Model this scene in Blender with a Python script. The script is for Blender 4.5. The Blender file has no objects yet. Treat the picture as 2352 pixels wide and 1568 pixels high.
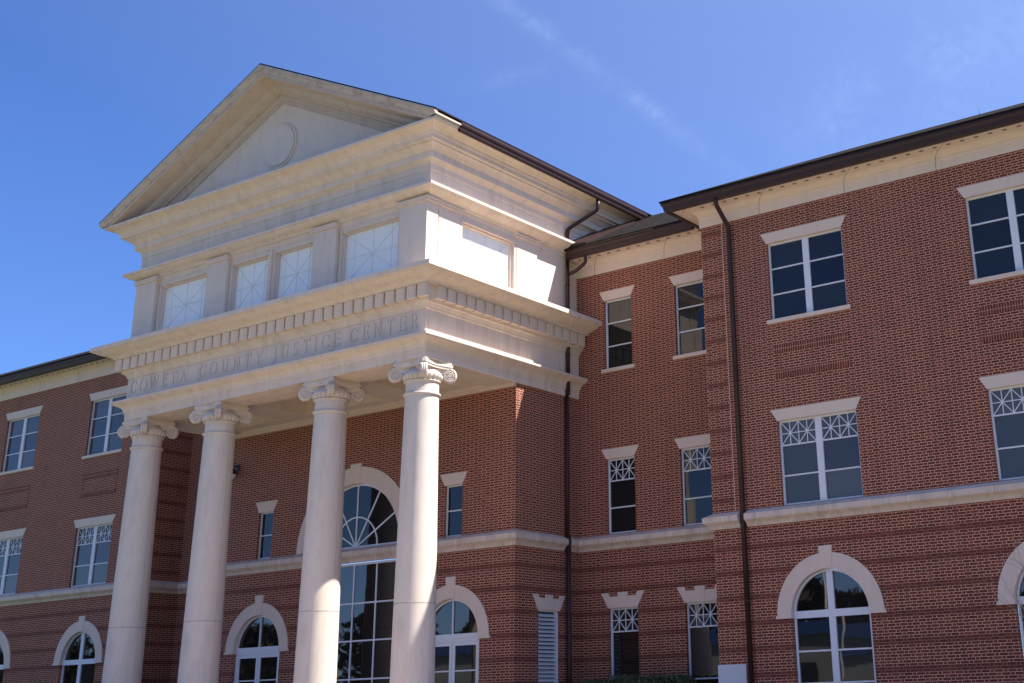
import bpy, bmesh, math, random
from mathutils import Vector, Matrix
random.seed(7)
sc = bpy.context.scene
COL = sc.collection
ZG = 1.6            # the camera height; building measurements are relative to the camera's eye level

# ------------------------------------------------------------------ camera
yaw, pit, rol = 0.586, 0.3599, -0.0266
fw = Vector((-math.sin(yaw)*math.cos(pit), math.cos(yaw)*math.cos(pit), math.sin(pit)))
rt = Vector((math.cos(yaw), math.sin(yaw), 0)); up = rt.cross(fw)
R_ = rt*math.cos(rol)+up*math.sin(rol); U_ = -rt*math.sin(rol)+up*math.cos(rol)
cam_d = bpy.data.cameras.new('camera'); cam = bpy.data.objects.new('camera', cam_d); COL.objects.link(cam)
m3 = Matrix((R_, U_, -fw)).transposed()
cam.matrix_world = Matrix.Translation((29.479, -24.4688, ZG)) @ m3.to_4x4()
cam_d.sensor_fit = 'HORIZONTAL'; cam_d.sensor_width = 36
cam_d.lens = 36*3020.47/2352
cam_d.shift_x = -296.45/2352; cam_d.shift_y = -297.96/2352
cam_d.clip_start = 0.1; cam_d.clip_end = 2000
sc.camera = cam

# ------------------------------------------------------------------ light
SAZ, SEL = math.radians(29.6), math.radians(53.6)     # azimuth from +X towards +Y
sd = Vector((math.cos(SAZ)*math.cos(SEL), math.sin(SAZ)*math.cos(SEL), math.sin(SEL)))
sun_d = bpy.data.lights.new('sun', 'SUN'); sun_d.energy = 5.0; sun_d.angle = math.radians(0.5)
sun_d.color = (1.0, 0.95, 0.86)
sun = bpy.data.objects.new('sun', sun_d); COL.objects.link(sun)
sun.rotation_mode = 'QUATERNION'; sun.rotation_quaternion = sd.to_track_quat('Z', 'Y')
w = bpy.data.worlds.new('World'); sc.world = w; w.use_nodes = True
nt = w.node_tree; bg = nt.nodes['Background']
sky = nt.nodes.new('ShaderNodeTexSky'); sky.sky_type = 'NISHITA'; sky.sun_disc = False
sky.sun_elevation = SEL; sky.sun_rotation = math.pi/2 - SAZ
sky.air_density = 1.0; sky.dust_density = 0.35; sky.ozone_density = 3.0; sky.altitude = 200
def wn(t, **k):
    n = nt.nodes.new(t)
    for a, b in k.items(): setattr(n, a, b)
    return n
# faint cirrus wisps laid out by direction in the sky
tc = wn('ShaderNodeTexCoord')
def wmath(op, a, b=None, c=None, clamp=False):
    n = wn('ShaderNodeMath', operation=op, use_clamp=clamp)
    for i, v in enumerate((a, b, c)):
        if v is None: continue
        if isinstance(v, (int, float)): n.inputs[i].default_value = v
        else: nt.links.new(v, n.inputs[i])
    return n.outputs[0]
def wdot(vec):
    n = wn('ShaderNodeVectorMath', operation='DOT_PRODUCT'); nt.links.new(tc.outputs['Generated'], n.inputs[0]); n.inputs[1].default_value = vec
    return n.outputs['Value']
def raydir(u, v):
    return (fw + R_*((u-1176-296.45)/3020.47) - U_*((v-784+297.96)/3020.47)).normalized()
mp = wn('ShaderNodeMapping'); nt.links.new(tc.outputs['Generated'], mp.inputs[0]); mp.inputs['Scale'].default_value = (9, 9, 9)
nz = wn('ShaderNodeTexNoise'); nt.links.new(mp.outputs[0], nz.inputs['Vector']); nz.inputs['Scale'].default_value = 1.6; nz.inputs['Detail'].default_value = 7; nz.inputs['Roughness'].default_value = .6
nz2 = wn('ShaderNodeTexNoise'); nt.links.new(mp.outputs[0], nz2.inputs['Vector']); nz2.inputs['Scale'].default_value = 7; nz2.inputs['Detail'].default_value = 10; nz2.inputs['Roughness'].default_value = .7; nz2.inputs['Distortion'].default_value = 1.2
clouds = None
for (a, b, wid, amp, w0, w1) in (((1150, 0), (1560, 300), .0075, .085, -.03, .02), ((1950, 300), (2352, 20), .045, .048, -.2, .4), ((1100, 195), (1230, 165), .006, .05, -.005, .005)):
    d0, d1 = raydir(*a), raydir(*b)
    nrm = d0.cross(d1).normalized(); along = (d1-d0).normalized(); mid = ((d0+d1)/2).normalized()
    L = (d1-d0).length/2
    dist = wmath('ADD', wdot(nrm), wmath('MULTIPLY', wmath('SUBTRACT', nz.outputs[0], .5), wid*1.4))
    band = wmath('POWER', 2.718, wmath('MULTIPLY', wmath('POWER', wmath('ABSOLUTE', wmath('DIVIDE', dist, wid)), 2), -1))
    t = wmath('SUBTRACT', wmath('ABSOLUTE', wmath('SUBTRACT', wdot(along), mid.dot(along))), L*1.1)
    end = wmath('SUBTRACT', 1.0, wmath('MULTIPLY', t, 1/(L*.8), clamp=True), clamp=True)
    ns = wmath('MULTIPLY', wmath('MULTIPLY', wmath('SUBTRACT', nz.outputs[0], .36), 3.0, clamp=True), wmath('MULTIPLY', wmath('SUBTRACT', nz2.outputs[0], .30), 2.6, clamp=True))
    o = wmath('MULTIPLY', wmath('MULTIPLY', wmath('MULTIPLY', band, end), ns), amp)
    clouds = o if clouds is None else wmath('ADD', clouds, o)
# thin high veil that thickens towards the sun's side
veil = wmath('MULTIPLY', wmath('MULTIPLY', wmath('SUBTRACT', wdot(tuple(sd)), .06), 2.2, clamp=True), .085)
clouds = wmath('ADD', clouds, veil, clamp=True)
mx = wn('ShaderNodeMix', data_type='RGBA'); nt.links.new(clouds, mx.inputs['Factor'])
tint = wn('ShaderNodeMix', data_type='RGBA', blend_type='MULTIPLY'); tint.inputs['Factor'].default_value = 1; tint.inputs['B'].default_value = (.56, .765, 1.22, 1)
nt.links.new(sky.outputs[0], tint.inputs['A'])
nt.links.new(tint.outputs['Result'], mx.inputs['A']); mx.inputs['B'].default_value = (12.0, 13.0, 15.0, 1)
nt.links.new(mx.outputs['Result'], bg.inputs[0]); bg.inputs[1].default_value = 0.068
sc.view_settings.view_transform = 'Standard'; sc.view_settings.look = 'None'; sc.view_settings.gamma = 1
sc.view_settings.exposure = 1.25

# ------------------------------------------------------------------ materials
def mat(name):
    m = bpy.data.materials.new(name); m.use_nodes = True
    b = m.node_tree.nodes['Principled BSDF']
    return m, m.node_tree, b
class NT:
    def __init__(s, t): s.t = t
    def n(s, typ, **k):
        x = s.t.nodes.new(typ)
        for a, b in k.items(): setattr(x, a, b)
        return x
    def m(s, op, *a, clamp=False):
        x = s.n('ShaderNodeMath', operation=op, use_clamp=clamp)
        for i, v in enumerate(a):
            if isinstance(v, (int, float)): x.inputs[i].default_value = v
            else: s.t.links.new(v, x.inputs[i])
        return x.outputs[0]
    def mix(s, f, a, b, bt='MIX'):
        x = s.n('ShaderNodeMix', data_type='RGBA', blend_type=bt)
        for k, v in (('Factor', f), ('A', a), ('B', b)):
            if isinstance(v, (int, float)): x.inputs[k].default_value = v
            elif isinstance(v, tuple): x.inputs[k].default_value = (*v, 1)
            else: s.t.links.new(v, x.inputs[k])
        return x.outputs['Result']
    def obj(s):
        c = s.n('ShaderNodeTexCoord'); sp = s.n('ShaderNodeSeparateXYZ'); s.t.links.new(c.outputs['Object'], sp.inputs[0])
        return c.outputs['Object'], sp.outputs
    def noise(s, vec, scale, detail=4, rough=.55, stretch=None):
        if stretch:
            mp = s.n('ShaderNodeMapping'); s.t.links.new(vec, mp.inputs[0]); mp.inputs['Scale'].default_value = stretch; vec = mp.outputs[0]
        x = s.n('ShaderNodeTexNoise'); s.t.links.new(vec, x.inputs['Vector']); x.inputs['Scale'].default_value = scale
        x.inputs['Detail'].default_value = detail; x.inputs['Roughness'].default_value = rough
        return x.outputs[0]
    def bump(s, h, strength, dist):
        b = s.n('ShaderNodeBump'); b.inputs['Strength'].default_value = strength; b.inputs['Distance'].default_value = dist
        s.t.links.new(h, b.inputs['Height']); return b.outputs[0]

def brick_material(name, soldier=False, bands='low'):
    m, t, b = mat(name); g = NT(t)
    vec, (x, y, z) = g.obj()
    P, H, OFF = .305, .0677, 4.2
    u = g.m('ADD', x, y)
    if soldier:
        u2 = g.m('DIVIDE', u, H); f = g.m('FRACT', u2); fz = g.m('FRACT', g.m('DIVIDE', g.m('ADD', z, .10), .203))
        jt = g.m('MAXIMUM', g.m('LESS_THAN', f, .14), g.m('LESS_THAN', fz, .05))
        cell = g.n('ShaderNodeCombineXYZ'); t.links.new(g.m('FLOOR', u2), cell.inputs[0])
        band = 0.0
    else:
        row = g.m('FLOOR', g.m('DIVIDE', g.m('SUBTRACT', z, -20+OFF), H)); fz = g.m('FRACT', g.m('DIVIDE', g.m('SUBTRACT', z, -20+OFF), H))
        par = g.m('MODULO', row, 2.0)
        uu = g.m('ADD', g.m('DIVIDE', g.m('ADD', u, 60), P), g.m('MULTIPLY', par, .5))
        f = g.m('FRACT', uu)
        mh = .5*.0150/P
        j1 = g.m('MAXIMUM', g.m('LESS_THAN', f, mh), g.m('GREATER_THAN', f, 1-mh))
        j2 = g.m('LESS_THAN', g.m('ABSOLUTE', g.m('SUBTRACT', f, 2/3)), mh)
        jz = g.m('MAXIMUM', g.m('LESS_THAN', fz, .108), g.m('GREATER_THAN', fz, .892))
        jt = g.m('MAXIMUM', g.m('MAXIMUM', j1, j2), jz)
        cell = g.n('ShaderNodeCombineXYZ')
        t.links.new(g.m('ADD', g.m('MULTIPLY', g.m('FLOOR', uu), 2), g.m('GREATER_THAN', f, 2/3)), cell.inputs[0]); t.links.new(row, cell.inputs[1])
        # raked dark double courses every ninth course
        ph = g.m('MODULO', g.m('ADD', row, 1.0), 9.0)
        band = g.m('LESS_THAN', ph, 1.5)
        if bands == 'low': band = g.m('MULTIPLY', band, g.m('LESS_THAN', z, 4.2))
        elif bands == 'quoin':
            low = g.m('LESS_THAN', z, 4.2)
            q = g.m('MULTIPLY', g.m('LESS_THAN', g.m('ABSOLUTE', x), 12.36), g.m('GREATER_THAN', z, 4.7))
            band = g.m('MULTIPLY', band, g.m('MAXIMUM', low, q))
        elif bands == 'none': band = g.m('MULTIPLY', band, 0.0)
    wn_ = g.n('ShaderNodeTexWhiteNoise', noise_dimensions='2D'); t.links.new(cell.outputs[0], wn_.inputs['Vector'])
    rnd = wn_.outputs['Value']
    ramp = g.n('ShaderNodeValToRGB'); t.links.new(rnd, ramp.inputs[0])
    e = ramp.color_ramp.elements
    e[0].position = 0; e[0].color = (.055, .009, .006, 1); e[1].position = 1; e[1].color = (.215, .042, .018, 1)
    for p_, c_ in ((.10, (.080, .013, .008, 1)), (.55, (.112, .019, .011, 1)), (.90, (.145, .027, .014, 1))):
        k = ramp.color_ramp.elements.new(p_); k.color = c_
    big = g.noise(vec, .45, 3); fine = g.noise(vec, 14, 5)
    bc = g.mix(g.m('MULTIPLY', fine, .5), ramp.outputs[0], (.16, .040, .020))
    mort = g.mix(g.m('MULTIPLY', big, .8), (.68, .355, .24), (.54, .28, .185))
    if not isinstance(band, float):
        mort = g.mix(g.m('MULTIPLY', band, .72), mort, (.16, .050, .032))
        bc = g.mix(g.m('MULTIPLY', band, .1), bc, (.070, .018, .013))
    col = g.mix(jt, bc, mort)
    shade = g.mix(g.m('MULTIPLY', g.m('SUBTRACT', g.noise(vec, 1.1, 5, .6, (1, 1, 2.5)), .45), 1.2, clamp=True), (1.06, 1.05, 1.04), (.80, .78, .78))
    col = g.mix(1.0, col, shade, 'MULTIPLY')
    streak = g.m('MULTIPLY', g.m('SUBTRACT', g.noise(vec, 2.2, 6, .65, (1.6, 1.6, .12)), .50), 3.2, clamp=True)
    col = g.mix(g.m('MULTIPLY', streak, .30), col, (.055, .025, .020))
    eff = g.m('MULTIPLY', g.m('SUBTRACT', g.noise(vec, .9, 6, .7), .60), 4.0, clamp=True)
    col = g.mix(g.m('MULTIPLY', eff, .22), col, (.42, .27, .21))
    t.links.new(col, b.inputs['Base Color']); b.inputs['Roughness'].default_value = .85
    h = g.m('SUBTRACT', 1.0, jt)
    t.links.new(g.bump(h, .5, .008), b.inputs['Normal'])
    return m
M = {}
M['brick'] = brick_material('brick_banded_below'); M['brick_quoin'] = brick_material('brick_quoin', bands='quoin')
M['soldier'] = brick_material('brick_soldier', soldier=True); M['brick_plain'] = brick_material('brick_plain', bands='none')

def stone_material(name, base=(.69, .565, .475), joints=None, dirt=.35, dirtcol=(.17, .135, .11), speck=.25, st=(1.2, 1.2, .28)):
    m, t, b = mat(name); g = NT(t); vec, (x, y, z) = g.obj()
    n1 = g.noise(vec, 1.3, 6, .6); n2 = g.noise(vec, 60, 2); n3 = g.noise(vec, 3.0, 6, .65, st)
    c = g.mix(n1, tuple(v*.9 for v in base), tuple(min(1, v*1.08) for v in base))
    c = g.mix(g.m('MULTIPLY', g.m('SUBTRACT', n3, .48), 3.0*dirt, clamp=True), c, dirtcol)
    c = g.mix(g.m('MULTIPLY', g.m('SUBTRACT', n2, .5), speck, clamp=True), c, (.8, .7, .62))
    if joints:
        u = g.m('ADD', x, y)
        f = g.m('FRACT', g.m('DIVIDE', g.m('ADD', u, 60+joints[1]), joints[0]))
        j = g.m('LESS_THAN', f, .020/joints[0])
        c = g.mix(g.m('MULTIPLY', j, .75), c, joints[2])
    t.links.new(c, b.inputs['Base Color']); b.inputs['Roughness'].default_value = .8
    t.links.new(g.bump(n2, .12, .004), b.inputs['Normal'])
    return m
M['stone'] = stone_material('cast_stone', dirt=.22)
M['stone_course'] = stone_material('cast_stone_course', base=(.62, .495, .415), joints=(1.02, .35, (.78, .68, .58)), dirt=.6)
M['stone_ent'] = stone_material('cast_stone_entablature', joints=(3.06, .9, (.82, .72, .62)), dirt=.34)
M['stone_rake'] = stone_material('cast_stone_stained', base=(.50, .41, .345), dirt=.85, dirtcol=(.17, .135, .11), st=(.7, 2.2, 1.2))
M['stone_soffit_shade'] = stone_material('cast_stone_rake_shade', base=(.54, .43, .345), dirt=.35, dirtcol=(.20, .145, .10))  # darker stone copy: underside shade put into base colour and dirt mottling
M['stone_lintel'] = stone_material('cast_stone_lintel', base=(.69, .545, .455), dirt=.12)
M['stone_eave'] = stone_material('painted_eave', base=(.72, .58, .49), joints=(2.55, .2, (.13, .10, .085)), dirt=.12)
M['column'] = stone_material('column_plaster', base=(.66, .565, .49), dirt=.3, speck=.15)
M['seam'] = stone_material('joint_sealant', base=(.40, .33, .29), dirt=.2)
M['letter'] = stone_material('engraved_dark_stone', base=(.31, .25, .215), dirt=.3)  # darker stone for the cut letter faces and the shaft joint ring
def simple(name, col, rough=.5, metal=0, spec=.5, noise=None, bump=None):
    m, t, b = mat(name); g = NT(t)
    b.inputs['Base Color'].default_value = (*col, 1); b.inputs['Roughness'].default_value = rough; b.inputs['Metallic'].default_value = metal
    b.inputs['Specular IOR Level'].default_value = spec
    if noise:
        vec, _ = g.obj(); n = g.noise(vec, noise[0], 5, .6)
        c = g.mix(n, tuple(v*(1-noise[1]) for v in col), tuple(min(1, v*(1+noise[1])) for v in col)); t.links.new(c, b.inputs['Base Color'])
        if bump: t.links.new(g.bump(n, bump[0], bump[1]), b.inputs['Normal'])
    return m
M['white'] = simple('white_frame_paint', (.66, .67, .72), .45, noise=(3, .06))
M['bronze'] = simple('dark_bronze_metal', (.038, .018, .017), .42, spec=.3, noise=(2.5, .3))
M['softvent'] = simple('soffit_vent_brown', (.24, .19, .15), .9)  # mid-brown colour of the eave and side gutter vents
M['darkvent'] = simple('dark_slot', (.05, .04, .035), .9)
M['silver'] = simple('weathered_metal', (.5, .45, .42), .4, noise=(8, .25))
def glass_material(name, base, wav=.03, spec=.9):
    m, t, b = mat(name); g = NT(t); vec, _ = g.obj()
    oi = g.n('ShaderNodeObjectInfo'); add = g.n('ShaderNodeVectorMath', operation='ADD'); t.links.new(vec, add.inputs[0]); t.links.new(oi.outputs['Location'], add.inputs[1])
    n = g.noise(add.outputs[0], .9, 2, .5)
    geo = g.n('ShaderNodeNewGeometry'); rr = g.m('POWER', geo.outputs['Random Per Island'], 2.0)
    t.links.new(g.mix(rr, base, tuple(v*2.2+.006 for v in base)), b.inputs['Base Color']); b.inputs['Roughness'].default_value = .015
    b.inputs['IOR'].default_value = 1.55; b.inputs['Specular IOR Level'].default_value = spec
    t.links.new(g.bump(n, wav, .05), b.inputs['Normal'])
    return m
M['glass'] = glass_material('dark_window_glass', (.006, .007, .008), spec=.42)
M['glass_low'] = glass_material('ground_floor_glass', (.008, .007, .006), wav=.04)
M['glass_grey'] = glass_material('window_glass_over_blinds', (.038, .036, .034), spec=.5)
M['blind'] = simple('white_backed_glass', (.86, .84, .81), .3, spec=.25, noise=(1.5, .07))
def roof_mat():
    m, t, b = mat('asphalt_shingle'); g = NT(t); vec, (x, y, z) = g.obj()
    br = g.n('ShaderNodeTexBrick'); mp = g.n('ShaderNodeCombineXYZ'); t.links.new(g.m('ADD', x, g.m('MULTIPLY', y, .1)), mp.inputs[0]); t.links.new(z, mp.inputs[1])
    t.links.new(mp.outputs[0], br.inputs['Vector']); br.inputs['Scale'].default_value = 1; br.inputs['Brick Width'].default_value = .3; br.inputs['Row Height'].default_value = .065
    br.inputs['Color1'].default_value = (.040, .033, .031, 1); br.inputs['Color2'].default_value = (.018, .016, .016, 1); br.inputs['Mortar'].default_value = (.015, .013, .013, 1); br.inputs['Mortar Size'].default_value = .008
    n = g.noise(vec, 9, 4); c = g.mix(g.m('MULTIPLY', g.m('SUBTRACT', g.noise(vec, 5, 8, .8), .42), 5.0, clamp=True), br.outputs[0], (.012, .010, .010)); t.links.new(c, b.inputs['Base Color']); b.inputs['Roughness'].default_value = .95; b.inputs['Specular IOR Level'].default_value = .05
    t.links.new(g.bump(n, .8, .03), b.inputs['Normal'])
    return m
M['roof'] = roof_mat()

# ------------------------------------------------------------------ mesh helpers
class MB:
    def __init__(s): s.v = []; s.f = []; s.mi = []; s.sm = []
    def add(s, vs, fs, mi=0, smooth=False):
        o = len(s.v); s.v += [tuple(q) for q in vs]
        for f in fs: s.f.append([i+o for i in f]); s.mi.append(mi); s.sm.append(smooth)
    def box(s, x0, x1, y0, y1, z0, z1, mi=0):
        vs = [(x, y, z) for z in (z0, z1) for y in (y0, y1) for x in (x0, x1)]
        s.add(vs, [(0, 2, 3, 1), (4, 5, 7, 6), (0, 1, 5, 4), (2, 6, 7, 3), (0, 4, 6, 2), (1, 3, 7, 5)], mi)
    def prism_xz(s, poly, y0, y1, mi=0):      # polygon in (x,z) extruded along y
        n = len(poly); vs = [(x, y0, z) for x, z in poly]+[(x, y1, z) for x, z in poly]
        fs = [list(range(n)), list(range(2*n-1, n-1, -1))]+[(i, i+n, (i+1) % n+n, (i+1) % n) for i in range(n)]
        s.add(vs, fs, mi)
    def bar(s, p, q, w, y0, y1, mi=0):        # flat bar in the xz plane from p to q
        dx, dz = q[0]-p[0], q[1]-p[1]; l = math.hypot(dx, dz); nx, nz_ = -dz/l*w/2, dx/l*w/2
        s.prism_xz([(p[0]+nx, p[1]+nz_), (p[0]-nx, p[1]-nz_), (q[0]-nx, q[1]-nz_), (q[0]+nx, q[1]+nz_)], y0, y1, mi)
    def arc(s, cx, cz, r0, r1, a0, a1, y0, y1, n=32, mi=0, smooth=False):   # ring sector in xz
        vs = []; fs = []
        for i in range(n+1):
            a = a0+(a1-a0)*i/n
            for r in (r0, r1):
                for y in (y0, y1): vs.append((cx+r*math.cos(a), y, cz+r*math.sin(a)))
        for i in range(n):
            b = 4*i; c = b+4
            fs += [(b, b+2, c+2, c), (b+1, c+1, c+3, b+3), (b, c, c+1, b+1), (b+2, b+3, c+3, c+2)]
        fs += [(0, 1, 3, 2), (4*n, 4*n+2, 4*n+3, 4*n+1)]
        s.add(vs, fs, mi, smooth)
    def sweep(s, path, prof, mi=0, closed_prof=True, caps=True):
        n = len(path); m = len(prof); P_ = [Vector(p) for p in path]; vs = []
        for i in range(n):
            nn = []
            for a, b in ((i-1, i), (i, i+1)):
                if a < 0 or b >= n: continue
                d = (P_[b]-P_[a]).normalized(); nn.append(Vector((d.y, -d.x)))
            if len(nn) == 1: o = nn[0]
            else: o = (nn[0]+nn[1]); o = o/(1+nn[0].dot(nn[1]))
            for e, z in prof: vs.append((P_[i].x+o.x*e, P_[i].y+o.y*e, z))
        fs = []
        k = m if closed_prof else m-1
        for i in range(n-1):
            for j in range(k):
                a = i*m+j; b = i*m+(j+1) % m; fs.append((a, b, b+m, a+m))
        if caps and closed_prof: fs += [list(range(m))[::-1], [(n-1)*m+j for j in range(m)]]
        s.add(vs, fs, mi)
    def lathe(s, cx, cy, prof, n=48, mi=0, smooth=True):
        vs = []; m = len(prof)
        for i in range(n):
            a = 2*math.pi*i/n
            for r, z in prof: vs.append((cx+r*math.cos(a), cy+r*math.sin(a), z))
        fs = [(i*m+j, ((i+1) % n)*m+j, ((i+1) % n)*m+j+1, i*m+j+1) for i in range(n) for j in range(m-1)]
        s.add(vs, fs, mi, smooth)
    def tube(s, pts, r, n=10, mi=0):
        pts = [Vector(p) for p in pts]; vs = []; fs = []
        rr = r if isinstance(r, (list, tuple)) else [r]*len(pts)
        for i, p in enumerate(pts):
            d = (pts[min(i+1, len(pts)-1)]-pts[max(i-1, 0)]).normalized()
            a = d.cross(Vector((.13, .31, .94)) if abs(d.z) < .9 else Vector((0, 1, 0))).normalized(); b = d.cross(a)
            for k in range(n):
                t = 2*math.pi*k/n; vs.append(p+(a*math.cos(t)+b*math.sin(t))*rr[i])
        for i in range(len(pts)-1):
            for k in range(n): fs.append((i*n+k, i*n+(k+1) % n, (i+1)*n+(k+1) % n, (i+1)*n+k))
        fs += [list(range(n))[::-1], [(len(pts)-1)*n+k for k in range(n)]]
        s.add(vs, fs, mi, True)
    def build(s, name, mats, parent=None, loc=(0, 0, 0), recalc=True):
        me = bpy.data.meshes.new(name); me.from_pydata(s.v, [], s.f)
        for m_ in (mats if isinstance(mats, (list, tuple)) else [mats]): me.materials.append(m_)
        for p, a, b in zip(me.polygons, s.mi, s.sm): p.material_index = a; p.use_smooth = b
        if recalc:
            bm = bmesh.new(); bm.from_mesh(me); bmesh.ops.recalc_face_normals(bm, faces=bm.faces); bm.to_mesh(me); bm.free()
        me.update()
        o = bpy.data.objects.new(name, me); COL.objects.link(o); o.location = loc
        if parent: o.parent = parent
        return o
def thing(name, label, cat, loc=(0, 0, 0), group=None):
    o = bpy.data.objects.new(name, None); COL.objects.link(o); o.location = loc; o.empty_display_size = .3
    o['label'] = label; o['category'] = cat
    if group: o['group'] = group
    return o
def tag(o, label, cat, group=None):
    o['label'] = label; o['category'] = cat
    if group: o['group'] = group
def struct(o, kind='structure'): o['kind'] = kind; return o

# ------------------------------------------------------------------ building dimensions
WP, FP = 6.27, .12           # portico half width and front plane
YB, YC, YW = 3.983, 6.857, 5.281
XB, XW = 6.19, 11.72
XA, XS = 14.858, 20.435
XE = 34.0
GZ = -1.6                    # ground level (relative to the eye)
PZ = -.9                     # portico floor
court = thing('courthouse', 'red brick courthouse with a pale stone columned portico and dark gutters', 'building', (0, 0, ZG))

def wall(name, plane, a0, a1, z0, z1, holes, mats, t=.16, facing=1, mi=0):
    """plane ('y',v) wall spanning x a0..a1, or ('x',v) spanning y. holes: (a0,a1,z0,z1). Reveals go inward by t.
    facing: sign of the outward normal along the plane axis (-1 = towards -y / -x)"""
    ax, v = plane; A = sorted({a0, a1, *[round(q, 5) for h in holes for q in h[:2] if a0 < q < a1]})
    Zs = sorted({z0, z1, *[round(q, 5) for h in holes for q in h[2:] if z0 < q < z1]})
    mb = MB(); ins = v-facing*t
    pt = (lambda a, d, z: (a, d, z)) if ax == 'y' else (lambda a, d, z: (d, a, z))
    def hole(i, j):
        if i < 0 or j < 0 or i >= len(A)-1 or j >= len(Zs)-1: return None
        ca, cz = (A[i]+A[i+1])/2, (Zs[j]+Zs[j+1])/2
        return any(h[0] < ca < h[1] and h[2] < cz < h[3] for h in holes)
    for i in range(len(A)-1):
        for j in range(len(Zs)-1):
            q = (A[i], A[i+1], Zs[j], Zs[j+1])
            if not hole(i, j):
                mb.add([pt(q[0], v, q[2]), pt(q[1], v, q[2]), pt(q[1], v, q[3]), pt(q[0], v, q[3])], [(0, 1, 2, 3) if (facing < 0) == (ax == 'y') else (3, 2, 1, 0)], mi)
            else:
                for di, dj, e in ((-1, 0, ((q[0], q[2]), (q[0], q[3]))), (1, 0, ((q[1], q[2]), (q[1], q[3]))), (0, -1, ((q[0], q[2]), (q[1], q[2]))), (0, 1, ((q[0], q[3]), (q[1], q[3])))):
                    if hole(i+di, j+dj) is False:
                        (p0, r0), (p1, r1) = e
                        mb.add([pt(p0, v, r0), pt(p1, v, r1), pt(p1, ins, r1), pt(p0, ins, r0)], [(0, 1, 2, 3)], mi)
    return mb

def arch_holes(cx, cz, r0, r1, zb):
    """stepped hole whose edge stays inside the stone ring r0..r1"""
    rm = (r0+r1)/2; H = [(cx-r0-.02, cx+r0+.02, zb, cz)]; n = 9
    for k in range(n):
        za, zb_ = rm*k/n, rm*(k+1)/n
        if zb_ > r1*.985: zb_ = r1*.95
        zm = (za+zb_)/2
        w_ = math.sqrt(max(rm*rm-zm*zm, .02))
        w_ = min(w_, math.sqrt(max(r1*r1-zb_*zb_, .01))-.01)
        w_ = max(w_, math.sqrt(max(r0*r0-za*za, 0))*.995)
        H.append((cx-w_, cx+w_, cz+za, cz+zb_))
    return H

# ------------------------------------------------------------------ windows (local: x across, y=0 wall face, +y inward, z absolute)
FY0, FY1, GY = .09, .17, .125
def pane_light(mb, x0, x1, z0, z1, tilt=.006):
    a, b = random.gauss(0, tilt), random.gauss(0, tilt); xc, zc = (x0+x1)/2, (z0+z1)/2
    vs = [(x, GY+.008+max(-.005, min(.02, a*(x-xc)+b*(z-zc))), z) for z in (z0, z1) for x in (x0, x1)]
    mb.add(vs+[(x, GY+.035, z) for x, _, z in vs], [(0, 1, 3, 2), (4, 6, 7, 5), (0, 4, 5, 1), (1, 5, 7, 3), (3, 7, 6, 2), (2, 6, 4, 0)])
def lattice(mb, x0, x1, z0, z1, w_=.022):
    xm = (x0+x1)/2; zm = (z0+z1)/2; ya, yb = FY0+.015, GY-.002
    for a in (.25, .5, .75): mb.bar((x0+(x1-x0)*a, z0), (x0+(x1-x0)*a, z1), w_, ya, yb)
    mb.bar((x0, zm), (x1, zm), w_, ya+.001, yb)
    for a, b in ((x0, xm), (xm, x1)):
        mb.bar((a, z0), (b, z1), w_, ya+.002, yb); mb.bar((a, z1), (b, z0), w_, ya+.003, yb)
def make_window(x, y, kind, half, zb, zt, sill=True, lint=None, rot=0.0):
    """kind: '3' plain panes, '2' lattice on top; double if half>.8"""
    double = half > .8
    mb = MB(); fwid = .05
    mb.box(-half, -half+fwid, FY0, FY1, zb, zt); mb.box(half-fwid, half, FY0, FY1, zb, zt)
    mb.box(-half+fwid, half-fwid, FY0, FY1, zt-fwid, zt); mb.box(-half+fwid, half-fwid, FY0, FY1, zb, zb+fwid)
    if double: mb.box(-.09, .09, FY0-.005, FY1, zb+fwid, zt-fwid); segs = [(-half+fwid, -.09), (.09, half-fwid)]
    else: segs = [(-half+fwid, half-fwid)]
    if kind == '3': bars = [zb+(zt-zb)*k/3 for k in (1, 2)]
    else: bars = [zt-.63, zb+(zt-.63-zb)*.49]
    for a, b in segs:
        for z in bars: mb.box(a, b, FY0+.01, FY1, z-.018, z+.018)
        if kind == '2': lattice(mb, a, b, bars[0]+.018, zt-fwid)
    o = mb.build('window', M['white'], court, (x, y, 0)); o.rotation_euler[2] = rot
    g = MB(); cuts = [zb+.02]+sorted(bars)+[zt-.02]
    for a, b in segs:
        for z0, z1 in zip(cuts, cuts[1:]): pane_light(g, a-.01, b+.01, z0, z1)
    g.build('pane', M['glass_low'] if zt < 3 else (M['glass_grey'] if (kind == '2' and half > .8) or x < -8 else M['glass']), o)
    if sill:
        s_ = MB(); s_.box(-half-.095, half+.095, -.06, .14, zb-.10, zb+.004); s_.build('sill', M['stone_lintel'], o)
    if lint == 'flat':
        s_ = MB(); k = .165; s_.prism_xz([(-half, zt-.002), (half, zt-.002), (half+k, zt+.29), (-half-k, zt+.29)], -.022, .15); s_.build('lintel', M['stone_lintel'], o)
    if lint == 'crown': crown(o, half, zt)
    return o
def crown(o, half, zt, tw=None, h=.41):
    s_ = MB(); k = .24; T = zt+h; N = zt+h-.10
    def X(f, z): return (-half+(f*2*half))+((f-.5)*2*k)*((z-zt)/h)
    fr = [0, .165, .385, .615, .835, 1.0]; top = [T, N, T, N, T]
    for i in range(5):
        zz = top[i]; a, b = fr[i], fr[i+1]; y0 = -.030 if i % 2 == 0 else -.020
        s_.prism_xz([(X(a, zt), zt-.002), (X(b, zt), zt-.002), (X(b, zz), zz), (X(a, zz), zz)], y0, .15)
    s_.build('lintel', M['stone_lintel'], o)
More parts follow.
